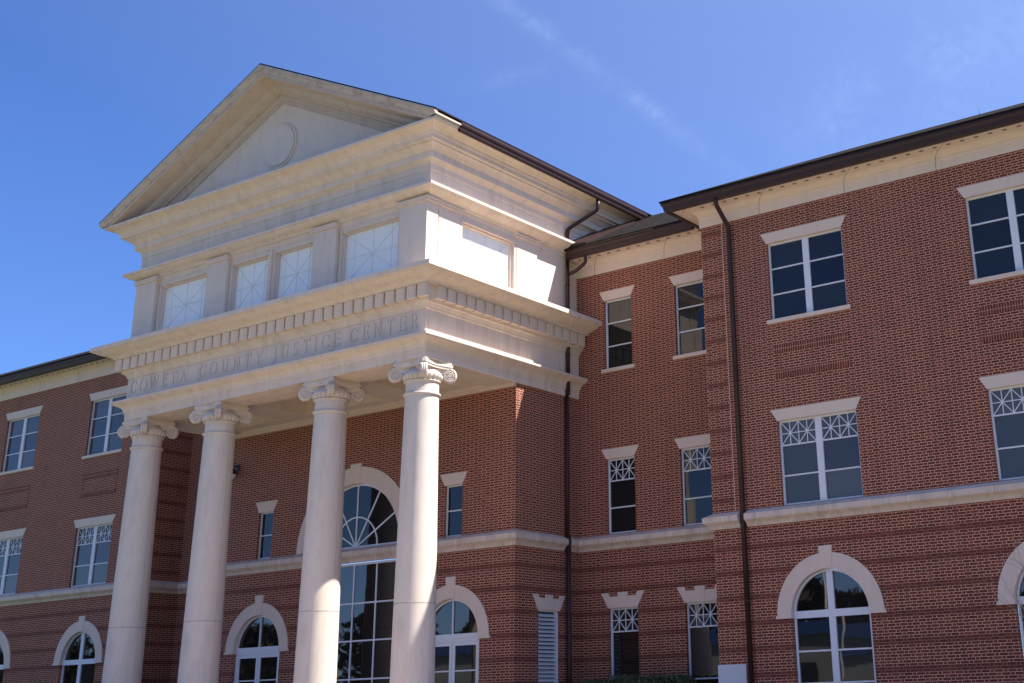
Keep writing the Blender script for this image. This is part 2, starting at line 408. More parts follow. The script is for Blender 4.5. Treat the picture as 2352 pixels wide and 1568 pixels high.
def arch_window(x, y, cz, r0, r1, zb, keytop, door=False, keyh=.18):
    """round headed opening with stone ring and keystone"""
    mb = MB(); f = .045; rr = r0-.01
    mb.arc(0, cz, rr-f, rr, 0, math.pi, FY0, FY1, 32)
    if door:
        mb.box(-rr, rr, FY0-.01, FY1, cz-.02, cz+.10); mb.box(-.02, .02, FY0, FY1, cz+.10, cz+rr-f)
    else:
        mb.box(-rr, rr, FY0-.01, FY1, cz-.08, cz+.09); mb.box(-.085, .085, FY0-.005, FY1, cz+.09, cz+rr-f+.01)
        mb.box(-.085, .085, FY0-.005, FY1, zb, cz-.08)
        mb.box(-rr, -rr+.05, FY0, FY1, zb, cz-.08); mb.box(rr-.05, rr, FY0, FY1, zb, cz-.08); mb.box(-rr+.05, rr-.05, FY0, FY1, zb, zb+.06)
        for z in (1.19-.04, .46-.04, -.3):
            for s in (-1, 1):
                a, b = sorted((s*.085, s*(rr-.05))); mb.box(a, b, FY0+.01, FY1, z-.02, z+.02)
    o = mb.build('window', M['white'], court, (x, y, 0))
    g = MB(); n = 24
    for s0 in (0, 1):
        ty = random.gauss(0, .006); q = [(math.cos(math.pi*(i/n+s0)/2)*(rr-.01), cz+math.sin(math.pi*(i/n+s0)/2)*(rr-.01)) for i in range(n+1)]+[(0, cz)]
        m_ = len(q); v_ = [(x, GY+.01+ty*(x-.5+s0)+.002, z) for x, z in q]+[(x, GY+.035, z) for x, z in q]
        g.add(v_, [list(range(m_)), list(range(2*m_-1, m_-1, -1))]+[(i, i+m_, (i+1) % m_+m_, (i+1) % m_) for i in range(m_)])
    if not door:
        zs = [zb+.02, -.3, .42, 1.15, cz]
        for a, b in ((-rr+.02, -.05), (.05, rr-.02)):
            for z0, z1 in zip(zs, zs[1:]): pane_light(g, a, b, z0, z1, .009)
    g.build('pane', M['glass_low'], o)
    s_ = MB(); s_.arc(0, cz, r0, r1, 0, math.pi, -.035, .15, 48)
    kb = r0+.01
    for sg in (-1, 1):
        a, b = sorted((sg*(r0-.0), sg*(r1+.04))); s_.box(a, b, -.05, .148, cz-.07, cz-.001)
    s_.prism_xz([(-.145, cz+kb), (.145, cz+kb), (keyh, keytop), (-keyh, keytop)], -.05, .15)
    s_.build('arch_surround', M['stone_lintel'], o)
    return o

# ------------------------------------------------------------------ brick walls
HZ = dict(z3=(9.44, 11.574), z2=(4.628, 6.769))
def rh(c, h, z): return (c-h, c+h, z[0], z[1])
WH, RH = 1.1056, .4933
ARC = (1.99, 1.03, 1.414, -.75, 3.565)     # springing height, inner, outer radius, sill, keystone top
for s in (1, -1):
    cols = [s*XA, s*XS, s*(2*XS-XA)]
    holes = []
    for c in cols:
        holes += [rh(c, WH, HZ['z3']), rh(c, WH, HZ['z2'])]+arch_holes(c, ARC[0], ARC[1], ARC[2], ARC[3])
    a0, a1 = sorted((s*XW, s*XE))
    mb = wall('wall', ('y', YW), a0, a1, GZ, 12.48, holes, None, facing=-1)
    # return of the wing facing the portico
    m2 = wall('wall', ('x', s*XW), YW, YC+.4, GZ, 12.48, [], None, facing=-s); mb.add(m2.v, m2.f)
    mb.build('wall', M['brick_quoin'], court, recalc=False)
    for c in cols:
        make_window(c, YW, '3', WH, *HZ['z3'], lint='flat'); make_window(c, YW, '2', WH, *HZ['z2'], sill=False, lint='flat')
        arch_window(c, YW, ARC[0], ARC[1], ARC[2], ARC[3], ARC[4])
    # recess between portico and wing
    RX = [s*7.738, s*10.273]; z1 = (-.6, 2.60)
    holes = [rh(c, RH, z) for c in RX for z in (HZ['z3'], HZ['z2'], z1)]
    a0, a1 = sorted((s*(XB-.3), s*(XW+.02)))
    wall('wall', ('y', YC), a0, a1, GZ, 12.48, holes, None, facing=-1).build('wall', M['brick'], court, recalc=False)
    for c in RX:
        make_window(c, YC, '3', RH, *HZ['z3'], lint='flat'); make_window(c, YC, '2', RH, *HZ['z2'], sill=False, lint='flat')
        make_window(c, YC, '2', RH, *z1, sill=True, lint='crown')
    # side wall of the lobby
    LV = (5.02, 5.93, -.3, 2.556)
    wall('wall', ('x', s*XB), YB, YC+.1, GZ, 8.70, [LV], None, facing=s).build('wall', M['brick'], court, recalc=False)
    # louvre with a stone lintel
    lc = (LV[0]+LV[1])/2; hw = (LV[1]-LV[0])/2
    lv = MB(); lv.box(-hw, -hw+.04, .03, .14, LV[2], LV[3]); lv.box(hw-.04, hw, .03, .14, LV[2], LV[3]); lv.box(-hw+.04, hw-.04, .03, .14, LV[3]-.04, LV[3]); lv.box(-hw+.04, hw-.04, .03, .14, LV[2], LV[2]+.05)
    z = LV[2]+.07
    while z < LV[3]-.07:
        lv.add([(-hw+.04, .035, z), (hw-.04, .035, z), (hw-.04, .13, z+.075), (-hw+.04, .13, z+.075), (-hw+.04, .035, z-.012), (hw-.04, .035, z-.012), (hw-.04, .13, z+.063), (-hw+.04, .13, z+.063)],
               [(0, 1, 2, 3), (4, 7, 6, 5), (0, 4, 5, 1), (3, 2, 6, 7)]); z += .105
    lv.box(-hw+.04, hw-.04, .142, .15, LV[2], LV[3], 1)
    lo = lv.build('louver', [M['white'], M['darkvent']], court, (s*XB, lc, 0)); lo.rotation_euler[2] = s*math.pi/2
    crown(lo, hw+.03, 2.556)
# lobby front wall
LX = 3.93; LA = (1.90, 1.03, 1.40, PZ, 3.52)
BZ, BR0, BR1 = 4.62, 1.90, 2.40
holes = [(s*LX-.333, s*LX+.333, 4.62, 6.065) for s in (-1, 1)]
for s in (-1, 1): holes += arch_holes(s*LX, LA[0], LA[1], LA[2], PZ)
holes += [(-BR0-.05, BR0+.05, PZ, 4.62)]+arch_holes(0, BZ, BR0, BR1, 4.5)[1:]
wall('wall', ('y', YB), -XB, XB, PZ, 8.76, holes, None, facing=-1).build('wall', M['brick'], court, recalc=False)
for s in (-1, 1):
    make_window_ = make_window(s*LX, YB, '9', .333, 4.62, 6.065, sill=False, lint='flat') if False else None
    mb = MB(); h = .333; zb, zt = 4.62, 6.065
    mb.box(-h, -h+.04, FY0, FY1, zb, zt); mb.box(h-.04, h, FY0, FY1, zb, zt); mb.box(-h+.04, h-.04, FY0, FY1, zt-.04, zt); mb.box(-h+.04, h-.04, FY0, FY1, zb, zb+.045); mb.box(-h+.04, h-.04, FY0+.01, FY1, 5.33, 5.365)
    o = mb.build('window', M['white'], court, (s*LX, YB, 0))
    g = MB(); g.box(-h+.02, h-.02, GY, GY+.02, zb+.02, zt-.02); g.build('pane', M['glass'], o)
    l = MB(); l.prism_xz([(-h, zt-.002), (h, zt-.002), (h+.176, zt+.325), (-h-.176, zt+.325)], -.022, .15); l.build('lintel', M['stone_lintel'], o)
    arch_window(s*LX, YB, LA[0], LA[1], LA[2], PZ, LA[4], door=True)
    # glazed double door
    d = MB(); r = LA[1]-.01
    d.box(-r, -r+.07, FY0, FY1, PZ, 1.88); d.box(r-.07, r, FY0, FY1, PZ, 1.88); d.box(-r+.07, r-.07, FY0, FY1, 1.80, 1.878)
    do = d.build('door', M['white'], court, (s*LX, YB, 0))
    for q in (-1, 1):
        lf = MB(); a, b = sorted((q*.008, q*(r-.072)))
        lf.box(a, a+.09, FY0+.01, FY1-.01, PZ+.02, 1.795); lf.box(b-.09, b, FY0+.01, FY1-.01, PZ+.02, 1.795)
        lf.box(a+.09, b-.09, FY0+.01, FY1-.01, 1.69, 1.795); lf.box(a+.09, b-.09, FY0+.01, FY1-.01, PZ+.02, PZ+.30); lf.box(a+.09, b-.09, FY0+.02, FY1-.01, 1.02, 1.055); lf.box(a+.09, b-.09, FY0+.02, FY1-.01, .22, .255)
        lf.build('door_leaf', M['white'], do)
    g = MB(); g.box(-r+.08, r-.08, GY+.005, GY+.02, PZ+.05, 1.78); g.build('pane', M['glass_low'], do)
# great central window
d = .20
mb = MB(); R0 = BR0-.01
mb.arc(0, BZ, R0-.05, R0, 0, math.pi, FY0, FY1, 48); mb.box(-R0, R0, FY0, FY1, BZ+.001, BZ+.06); mb.arc(0, BZ+.03, .86, .90, 0, math.pi, FY0+.01, FY1, 32)
for k in range(1, 6):
    a = math.pi*k/6; mb.bar((.10*math.cos(a), BZ+.03+.10*math.sin(a)), ((R0-.04)*math.cos(a), BZ+.03+(R0-.06)*math.sin(a)), .042, FY0+.012, FY1)
mb.arc(0, BZ+.03, .02, .11, 0, math.pi, FY0+.008, FY1, 16)
R1 = BR0+.045
mb.box(-R1, -R1+.06, FY0, FY1, PZ, 4.18); mb.box(R1-.06, R1, FY0, FY1, PZ, 4.18); mb.box(-R1+.06, R1-.06, FY0, FY1, 4.12, 4.18)
for x in (-.92, 0, .92): mb.box(x-.022, x+.022, FY0+.01, FY1, PZ, 4.12)
for z in (3.04, 1.99, .94, -.1): mb.box(-R1+.06, R1-.06, FY0+.012, FY1, z-.022, z+.022)
big = mb.build('window', M['white'], court, (0, YB, 0))
g = MB(); g.prism_xz([(math.cos(math.pi*i/32)*(R0-.02), BZ+math.sin(math.pi*i/32)*(R0-.02)) for i in range(33)], GY, GY+.02); g.build('pane', M['glass'], big)
g = MB(); g.box(-R1+.02, R1-.02, GY, GY+.02, PZ, 4.16); g.build('pane', M['glass_low'], big)
s_ = MB(); s_.arc(0, BZ, BR0, BR1, 0, math.pi, -.035, .15, 64); s_.prism_xz([(-.17, BZ+BR0+.01), (.17, BZ+BR0+.01), (.225, 7.11), (-.225, 7.11)], -.055, .15)
s_.build('arch_surround', M['stone_lintel'], big)

# recessed brick panels below the upper windows
for s in (1, -1):
    for c in (XA, XS, 2*XS-XA):
        x = s*c; mb = MB(); w_, zt, zb = 1.08, 8.735, 7.87
        mb.box(-w_, w_, -.022, .0, zt-.2, zt, 1); mb.box(-w_, w_, -.022, .0, zb, zb+.2, 1)
        mb.box(-w_, -w_+.11, -.022, 0, zb+.2, zt-.2); mb.box(w_-.11, w_, -.022, 0, zb+.2, zt-.2)
        mb.build('brick_panel', [M['brick_plain'], M['soldier']], court, (x, YW, 0))
    # pale block at the foot of the wing corner
    mb = MB(); a, b = sorted((s*(XW-.03), s*(12.49))); mb.box(a, b, YW-.04, YW+.1, GZ, .92); a, b = sorted((s*(XW-.03), s*(XW+.1))); mb.box(a, b, YW+.1, YW+.9, GZ, .92)
    mb.build('corner_block', simple('pale_granite_s%d' % s, (.55, .56, .62), .7, noise=(30, .15)) if s == 1 else M['stone'], court)
    # control joint beside the quoin strip
    mb = MB(); x = s*12.385; mb.box(x-.006, x+.006, YW-.003, YW, 4.63, 12.47); mb.build('control_joint', M['stone_lintel'], court)

# ------------------------------------------------------------------ string course
SCP = [(-.04, 4.20), (.05, 4.20), (.07, 4.25), (.10, 4.29), (.15, 4.33), (.19, 4.35), (.195, 4.365), (.215, 4.37), (.217, 4.505), (0, 4.615), (-.04, 4.615)]
for s in (1, -1):
    def seg(p): 
        p = [(s*x, y) for x, y in p]; return p if s == 1 else p[::-1]
    # wing part with a gap for the downpipe
    for pth in ([(12.74, YW), (XE, YW)], [(XW, YC), (XW, YW), (12.55, YW)]):
        mb = MB(); mb.sweep(seg(pth), SCP); mb.build('string_course', M['stone_course'], court)
    for pth in ([(BR0-.1, YB), (XB, YB), (XB, 6.13)], [(XB, 6.34), (XB, YC), (XW, YC)]):
        mb = MB(); mb.sweep(seg(pth), SCP); mb.build('string_course', M['stone_course'], court)
mb = MB(); mb.sweep([(-BR0+.1, YB+.004), (BR0-.1, YB+.004)], [(e-(.04 if e < 0 else 0), z+(.004 if z > 4.6 else 0)) for e, z in SCP]); mb.build('string_course', M['stone_course'], court)

# ------------------------------------------------------------------ wing / recess eaves and roofs
EP = [(-.05, 12.47), (.03, 12.47), (.03, 12.70), (.045, 12.71), (.05, 12.735), (.05, 12.80), (.075, 12.82), (.10, 12.86), (.16, 12.895), (.17, 12.91), (.17, 12.925), (.60, 12.945), (.60, 13.2), (-.05, 13.2)]
GP = [(.605, 12.90), (.70, 12.90), (.73, 12.93), (.745, 12.98), (.76, 13.05), (.80, 13.10), (.80, 13.165), (.785, 13.165), (.75, 13.12), (.605, 13.12)]
def vents(mb, path, s, step=.36):
    for (x0, y0), (x1, y1) in zip(path, path[1:]):
        L = math.hypot(x1-x0, y1-y0); k = .3
        while k < L-.2:
            t = k/L; x = x0+(x1-x0)*t; y = y0+(y1-y0)*t
            if abs(y1-y0) < 1e-6: mb.box(x-.05, x+.05, y-.40, y-.35, 12.915, 12.942, 1)
            k += step
for s in (1, -1):
    def seg(p):
        p = [(s*x, y) for x, y in p]; return p if s == 1 else p[::-1]
    pw = seg([(XW, YC+.15), (XW, YW), (XE, YW)]); pr_ = seg([(WP+.06, YC), (XW-.02, YC)])
    for p in (pw, pr_):
        mb = MB(); mb.sweep(p, EP); vents(mb, p, s); mb.build('eave_cornice', [M['stone_eave'], M['softvent']], court)
    mb = MB(); mb.sweep(seg([(XW, YC-.05), (XW, YW), (XE, YW)]), GP); mb.build('gutter', M['bronze'], court)
    mb = MB(); mb.sweep(seg([(WP+.12, YC), (XW-.80, YC)]), GP); mb.build('gutter', M['bronze'], court)
    # hipped wing roof
    ex, ey, ez, sl = XW-.83, YW-.83, 13.17, .478; yr = 8.6; h = (yr-ey)*sl
    V = [(ex, ey, ez), (XE, ey, ez), (XE, yr, ez+h), (ex+(yr-ey), yr, ez+h), (ex, 15, ez), (XE, 2*yr-ey, ez), (ex, 2*yr-ey, ez)]
    V += [(x, y, z+.045) for x, y, z in V]
    mb = MB(); F = [(0, 1, 2, 3), (0, 3, 6), (3, 2, 5, 6)]
    mb.add([(s*x, y, z) for x, y, z in V], F+[tuple(i+7 for i in f)[::-1] for f in F]+[(0, 7, 8, 1), (0, 6, 13, 7), (1, 8, 9, 2), (2, 9, 12, 5)])
    mb.build('roof', M['roof'], court)
    # recess roof
    ey = YC-.82; yr = 9.6; sl = .545; h = (yr-ey)*sl
    V = [(WP-.3, ey, 13.17), (XW+1.2, ey, 13.17), (XW+4, yr, 13.17+h), (WP-.3, yr, 13.17+h), (WP-.3, yr+3, 13.17+h-1.6), (XW+4, yr+3, 13.17+h-1.6)]
    V = V[:1]+[(XW-.83, ey, 13.17), (XW-.83+1.9, ey+1.9, 13.17+1.9*sl)]+V[2:]
    n = len(V); V2 = V+[(x, y, z+.045) for x, y, z in V]; F = [(0, 1, 2, 3, 4), (4, 3, 6, 5)]
    mb = MB(); mb.add([(s*x, y, z) for x, y, z in V2], F+[tuple(i+n for i in f)[::-1] for f in F]+[(0, n, n+1, 1), (1, n+1, n+2, 2), (2, n+2, n+3, 3)])
    mb.build('roof', M['roof'], court)
    # flashing where the recess roof meets the portico
    mb = MB(); pts = [(WP+.04+.0*k, YC-.78+k*.4, 13.24+k*.4*sl) for k in range(8)]
    vs = []; a, b = pts[0], pts[-1]
    for (x, y, z) in (a, b): vs += [(s*(x), y, z-.1), (s*(x+.85), y, z-.02), (s*(x+.85), y, z+.045), (s*x, y, z+.16)]
    mb.add(vs, [(0, 1, 5, 4), (1, 2, 6, 5), (2, 3, 7, 6), (0, 4, 7, 3), (0, 3, 2, 1), (4, 5, 6, 7)]); mb.build('roof_flashing', M['bronze'], court)

# ------------------------------------------------------------------ portico entablature
YE = 10.6
def ppath(y1=YC): return [(-WP, y1), (-WP, FP), (WP, FP), (WP, y1)]
EN = [(-1.0, 8.68), (0, 8.68), (0, 8.86), (.02, 8.865), (.02, 8.94), (.035, 8.95), (.05, 8.98), (.06, 9.02), (.09, 9.06), (.15, 9.10), (.22, 9.125), (.27, 9.15), (.30, 9.17), (.30, 9.19), (.33, 9.195), (.33, 9.255), (.0, 9.30),
      (0, 9.98), (.03, 10.0), (.05, 10.06), (.10, 10.13), (.16, 10.155), (.17, 10.20), (.19, 10.205), (.19, 10.58), (.36, 10.59), (.37, 10.63), (.42, 10.66), (.50, 10.69), (.62, 10.72), (.72, 10.76), (.78, 10.80), (.84, 10.81), (.85, 10.825), (.89, 10.83), (.89, 10.955), (-.05, 11.03), (-1.0, 11.03)]
mb = MB(); mb.sweep(ppath(), EN); mb.build('entablature', M['stone_ent'], court)
# dentils
def dentil(cx, cy, alongx, big=False):
    m = MB(); a = .155
    if alongx: m.box(cx-a, cx+a, cy, cy+.16, 10.222, 10.575)
    else: m.box(cx, cx+.16, cy-a, cy+a, 10.222, 10.575)
    return m
half = WP+.33; N = 34; step = 2*half/N
dm = None
for i in range(N):
    x = -half+step*(i+.5); m = MB(); m.box(-.158, .158, 0, .15, 10.222, 10.578)
    if dm is None: o = m.build('dentil', M['stone'], court, (x, FP-.33, 0)); dm = o.data
    else:
        o = bpy.data.objects.new('dentil', dm); COL.objects.link(o); o.parent = court; o.location = (x, FP-.33, 0)
n2 = int((YC-FP+.33)/step)
for s in (1, -1):
    for i in range(1, n2+1):
        y = FP-.33+step*(i+.5)
        if y > YC-.1: break
        o = bpy.data.objects.new('dentil', dm); COL.objects.link(o); o.parent = court; o.location = (s*(WP+.33), y, 0); o.rotation_euler[2] = s*math.pi/2
# ceiling with coffers
mb = MB(); xs = [-XB-.05, -5.1, -2.95, -1.7, 1.7, 2.95, 5.1, XB+.05]; ys = [1.1, 1.5, 3.35, YB+.05]
for i in range(7):
    for j in range(3):
        a, b, c_, d_ = xs[i], xs[i+1], ys[j], ys[j+1]
        if j == 1 and i in (1, 3, 5):
            mb.box(a, b, c_, d_, 9.22, 9.3); 
            for q in ((a-.001, a+.05, c_, d_), (b-.05, b+.001, c_, d_), (a, b, c_-.001, c_+.05), (a, b, d_-.05, d_+.001)): mb.box(*q, 9.12, 9.22)
        else: mb.box(a, b, c_, d_, 8.76, 9.3)
mb.box(-XB, XB, YB-.16, YB, 8.70, 8.76); mb.box(-XB, XB, YB-.09, YB, 8.60, 8.70)
mb.build('ceiling', M['stone'], court)

# engraved frieze panel
def arc_pts(cx, cz, rx, rz, a0, a1, n=14): return [(cx+rx*math.cos(math.radians(a0+(a1-a0)*i/n)), cz+rz*math.sin(math.radians(a0+(a1-a0)*i/n))) for i in range(n+1)]
TH, TN = .135, .075           # thick and thin strokes (cap height 1)
def serif(x, z): return ('l', (x-.13, z), (x+.13, z), .05)
GL = {
 'C': (.82, [('a', .46, .5, .40, .46, 48, 312), ('l', (.745, .66), (.745, .95), .05), ('l', (.745, .06), (.745, .32), .05)]),
 'O': (.96, [('a', .48, .5, .42, .46, 0, 180), ('a', .48, .5, .42, .46, 180, 360)]),
 'W': (1.20, [('l', (.12, .96), (.36, .02), TH), ('l', (.36, .02), (.60, .96), TN), ('l', (.60, .96), (.84, .02), TH), ('l', (.84, .02), (1.08, .96), TN), serif(.12, .975), serif(.60, .975), serif(1.08, .975)]),
 'E': (.72, [('l', (.2, .0), (.2, 1), TH), ('l', (.08, .975), (.66, .975), .055), ('l', (.08, .025), (.68, .025), .055), ('l', (.2, .52), (.56, .52), .05), ('l', (.655, .80), (.655, .99), .05), ('l', (.675, .01), (.675, .22), .05), ('l', (.56, .42), (.56, .62), .045)]),
 'T': (.80, [('l', (.40, .0), (.40, 1), TH), ('l', (.05, .97), (.75, .97), .06), ('l', (.06, .79), (.06, .99), .05), ('l', (.74, .79), (.74, .99), .05), ('l', (.25, .025), (.55, .025), .05)]),
 'A': (.92, [('l', (.14, .03), (.47, .98), TN), ('l', (.45, .98), (.80, .03), TH), ('l', (.26, .36), (.68, .36), .05), serif(.14, .025), serif(.79, .025)]),
 'U': (.90, [('l', (.2, .32), (.2, .98), TH), ('l', (.72, .32), (.72, .98), TN), ('a', .46, .34, .26, .30, 180, 360), serif(.2, .975), serif(.72, .975)]),
 'N': (.96, [('l', (.2, .02), (.2, .98), TN), ('l', (.2, .96), (.78, .04), TH), ('l', (.78, .02), (.78, .98), TN), serif(.2, .025), serif(.16, .975), serif(.78, .975)]),
 'Y': (.88, [('l', (.12, .97), (.44, .46), TH), ('l', (.76, .97), (.44, .46), TN), ('l', (.44, .03), (.44, .48), TH), serif(.12, .975), serif(.76, .975), serif(.44, .025)]),
 'J': (.50, [('l', (.32, .1), (.32, .98), TH), ('a', .14, .10, .18, .24, 270, 360), ('l', (.04, -.12), (.16, -.12), .10), serif(.32, .975)]),
 'S': (.66, [('a', .33, .735, .225, .225, 35, 270), ('a', .33, .265, .235, .235, -145, 90), ('l', (.535, .76), (.535, .97), .045), ('l', (.10, .03), (.10, .24), .045)]),
 'I': (.40, [('l', (.2, .0), (.2, 1), TH), serif(.2, .975), serif(.2, .025)]),
 'R': (.86, [('l', (.2, .0), (.2, 1), TH), ('l', (.08, .975), (.42, .975), .05), ('l', (.2, .48), (.42, .48), .05), ('a', .42, .73, .22, .235, -90, 90), ('l', (.40, .48), (.74, .03), TH), serif(.2, .025), ('l', (.70, .025), (.86, .025), .05)]),
}
def glyph(mb, ch, x0, z0, h, wscale, y0, y1):
    wd, st = GL[ch]; k = 0
    for it in st:
        if it[0] == 'l': segs = [(it[1], it[2], it[3])]
        else:
            pts = arc_pts(*it[1:7]); segs = []
            for p, q in zip(pts, pts[1:]):
                mx_, mz_ = (p[0]+q[0])/2-it[1], (p[1]+q[1])/2-it[2]
                vert = abs(mx_)/max(it[3], .01); th = TN+(TH-TN)*min(1, vert)**2
                dx, dz = q[0]-p[0], q[1]-p[1]; l = math.hypot(dx, dz); ex = .012/l
                segs.append(((p[0]-dx*ex, p[1]-dz*ex), (q[0]+dx*ex, q[1]+dz*ex), th))
        for p, q, th in segs:
            k += 1
            mb.bar((x0+p[0]*h*wscale, z0+p[1]*h), (x0+q[0]*h*wscale, z0+q[1]*h), th*h, y0-.0004*(k % 7), y1+.0003*(k % 5))
panel = MB(); panel.box(-WP+.004, WP-.004, FP-.012, FP+.10, 9.305, 9.975)
pan = panel.build('frieze_panel', [M['stone_ent'], M['letter']], court)
pan['label'] = 'stone frieze engraved COWETA COUNTY JUSTICE CENTER'
cut = MB()
for word, a, b in (('COWETA', -6.08, -3.38), ('COUNTY', -2.80, -.02), ('JUSTICE', .42, 3.12), ('CENTER', 3.52, 6.06)):
    h = .415; ws = .85; tw = [GL[c][0]*h*ws for c in word]; gap = (b-a-sum(tw))/(len(word)-1); x = a
    for c, t_ in zip(word, tw): glyph(cut, c, x, 9.492, h, ws, FP-.04, FP+.022); x += t_+gap
co = cut.build('letter_cutter', M['letter'], court)
md = pan.modifiers.new('engrave', 'BOOLEAN'); md.operation = 'DIFFERENCE'; md.solver = 'EXACT'; md.use_self = True; md.object = co; md.material_mode = 'TRANSFER'
bpy.context.view_layer.update(); dg = bpy.context.evaluated_depsgraph_get(); nm = bpy.data.meshes.new_from_object(pan.evaluated_get(dg)); pan.modifiers.clear(); pan.data = nm
bpy.data.objects.remove(co)

# ------------------------------------------------------------------ clerestory storey
Z0c, Z1c = 10.96, 12.93
glz = (11.32, 12.86)
fh = [(-5.18, -2.86), (-1.80, -.10), (.10, 1.80), (2.86, 5.18)]
wall('clerestory', ('y', .17), -WP+.1, WP-.1, Z0c, Z1c, [(a, b, *glz) for a, b in fh], None, t=.16, facing=-1).build('clerestory_wall', M['stone'], court, recalc=False)
for s in (1, -1):
    wall('clerestory', ('x', s*(WP-.06)), .17, YE, Z0c, Z1c, [(1.44, 3.82, *glz)], None, t=.2, facing=s).build('clerestory_wall', M['stone'], court, recalc=False)
    # corner pier and side pilasters
    pil = MB(); a, b = sorted((s*(WP-1.0), s*WP)); pil.box(a, b, .02, .47, Z0c, 13.02); pil.build('pilaster', M['stone'], court)
    for y0, y1, pr2 in ((.52, 1.40, -.02), (3.87, 4.82, -.01)):
        pil = MB(); a, b = sorted((s*(WP-.2), s*(WP+pr2))); pil.box(a, b, y0, y1, Z0c, 13.02); pil.build('pilaster', M['stone'], court)
    for y0, y1, e in ((-.03, .51, .05), (.50, 1.44, .035), (3.82, 4.86, .04)):
        cp = MB(); a, b = sorted((s*(WP-.2), s*(WP+e))); cp.box(a, b, y0+.0, y1, 13.02, 13.10); a, b = sorted((s*(WP-.2), s*(WP+e+.03))); cp.box(a, b, y0-.02*(y0 < .4), y1+.02, 13.10, 13.145); cp.build('pilaster_cap', M['stone'], court)
for a, b in ((-2.80, -1.86), (1.86, 2.80)):
    pil = MB(); pil.box(a, b, .02, .3, Z0c, 13.02); pil.build('pilaster', M['stone'], court)
for a, b in ((-2.83, -1.83), (1.83, 2.83), (-WP-.04, -5.20), (5.20, WP+.04)):
    cp = MB(); cp.box(a, b, -.035, .3, 13.0203, 13.0995); cp.box(a-.02, b+.02, -.06, .3, 13.1003, 13.1445); cp.build('pilaster_cap', M['stone'], court)
mb = MB(); mb.box(-.07, .07, .06, .3, Z0c, 12.9); mb.build('pilaster', M['stone'], court)
# casings + lattice windows
def cler(x0, x1, loc, rot=0):
    h_ = (x1-x0)/2; zb, zt = glz; mb = MB(); y0 = .0
    mb.box(-h_-.03, -h_+.05, -.04, .20, zb, zt+.06); mb.box(h_-.05, h_+.03, -.04, .20, zb, zt+.06); mb.box(-h_+.05, h_-.05, -.04, .20, zt-.03, zt+.06)
    mb.box(-h_+.05, -h_+.10, .04, .20, zb, zt-.03); mb.box(h_-.10, h_-.05, .04, .20, zb, zt-.03); mb.box(-h_+.10, h_-.10, .04, .20, zt-.08, zt-.03)
    o = mb.build('window', M['stone'], court, loc); o.rotation_euler[2] = rot
    g = MB(); g.box(-h_+.08, h_-.08, .13, .16, zb-.05, zt-.06); g.build('pane', M['blind'], o)
    l = MB(); a, b, zc = -h_+.10, h_-.10, (zb+.02+zt-.08)/2; z0_, z1_ = zb-.02, zt-.08; w_ = .010
    l.bar((a, zc), (b, zc), w_, .118, .131); l.bar((0, z0_), (0, z1_), w_, .117, .131)
    for f in (.16, .84): l.bar((a+(b-a)*f, z0_), (a+(b-a)*f, z1_), w_*.8, .119, .131)
    l.bar((a, z0_), (b, z1_), w_, .116, .131); l.bar((a, z1_), (b, z0_), w_, .115, .131)
    l.build('muntin', M['blindbar'], o)
    return o
M['blindbar'] = simple('pale_muntin', (.72, .71, .69), .5)
for a, b in fh: cler(a, b, ((a+b)/2, .17, 0))
for s in (1, -1): cler(1.44, 3.82, (s*(WP-.06), 2.63, 0), s*math.pi/2)
# middle band and ledge, upper frieze and cornice
UP = [(-.8, 12.90), (-.03, 12.90), (-.03, 13.04), (-.02, 13.05), (.0, 13.147), (.05, 13.15), (.07, 13.19), (.13, 13.225), (.22, 13.25), (.30, 13.29), (.34, 13.33), (.36, 13.335), (.40, 13.34), (.40, 13.415), (0, 13.48),
      (0, 13.96), (.025, 13.97), (.03, 14.13), (.055, 14.14), (.07, 14.17), (.12, 14.21), (.20, 14.24), (.205, 14.42), (.23, 14.43), (.26, 14.46), (.33, 14.52), (.40, 14.55), (.43, 14.56), (.43, 14.60), (.52, 14.62), (.54, 14.72), (.57, 14.74), (.60, 14.80), (.70, 14.86), (.83, 14.90), (.90, 14.915), (.90, 14.99), (0, 15.06), (-.8, 15.06)]
iL = next(i for i, p in enumerate(UP) if p == (0, 13.48))
led = UP[:iL+1]+[(-.8, 13.48)]; mb = MB(); mb.sweep(ppath(6.42), led); mb.build('ledge', M['stone_ent'], court)
mb = MB(); mb.sweep([(-WP, 6.42), (-WP, YE)], [(-.3, 12.9), (0, 12.9), (0, 13.48), (-.3, 13.48)]); mb.sweep([(WP, 6.42), (WP, YE)][::1], [(-.3, 12.9), (0, 12.9), (0, 13.48), (-.3, 13.48)]); mb.build('clerestory_wall', M['stone'], court)
mb = MB(); mb.sweep(ppath(YE), [(-.8, 13.481)]+[(0, 13.481)]+UP[iL+1:]); mb.build('upper_cornice', M['stone_ent'], court)
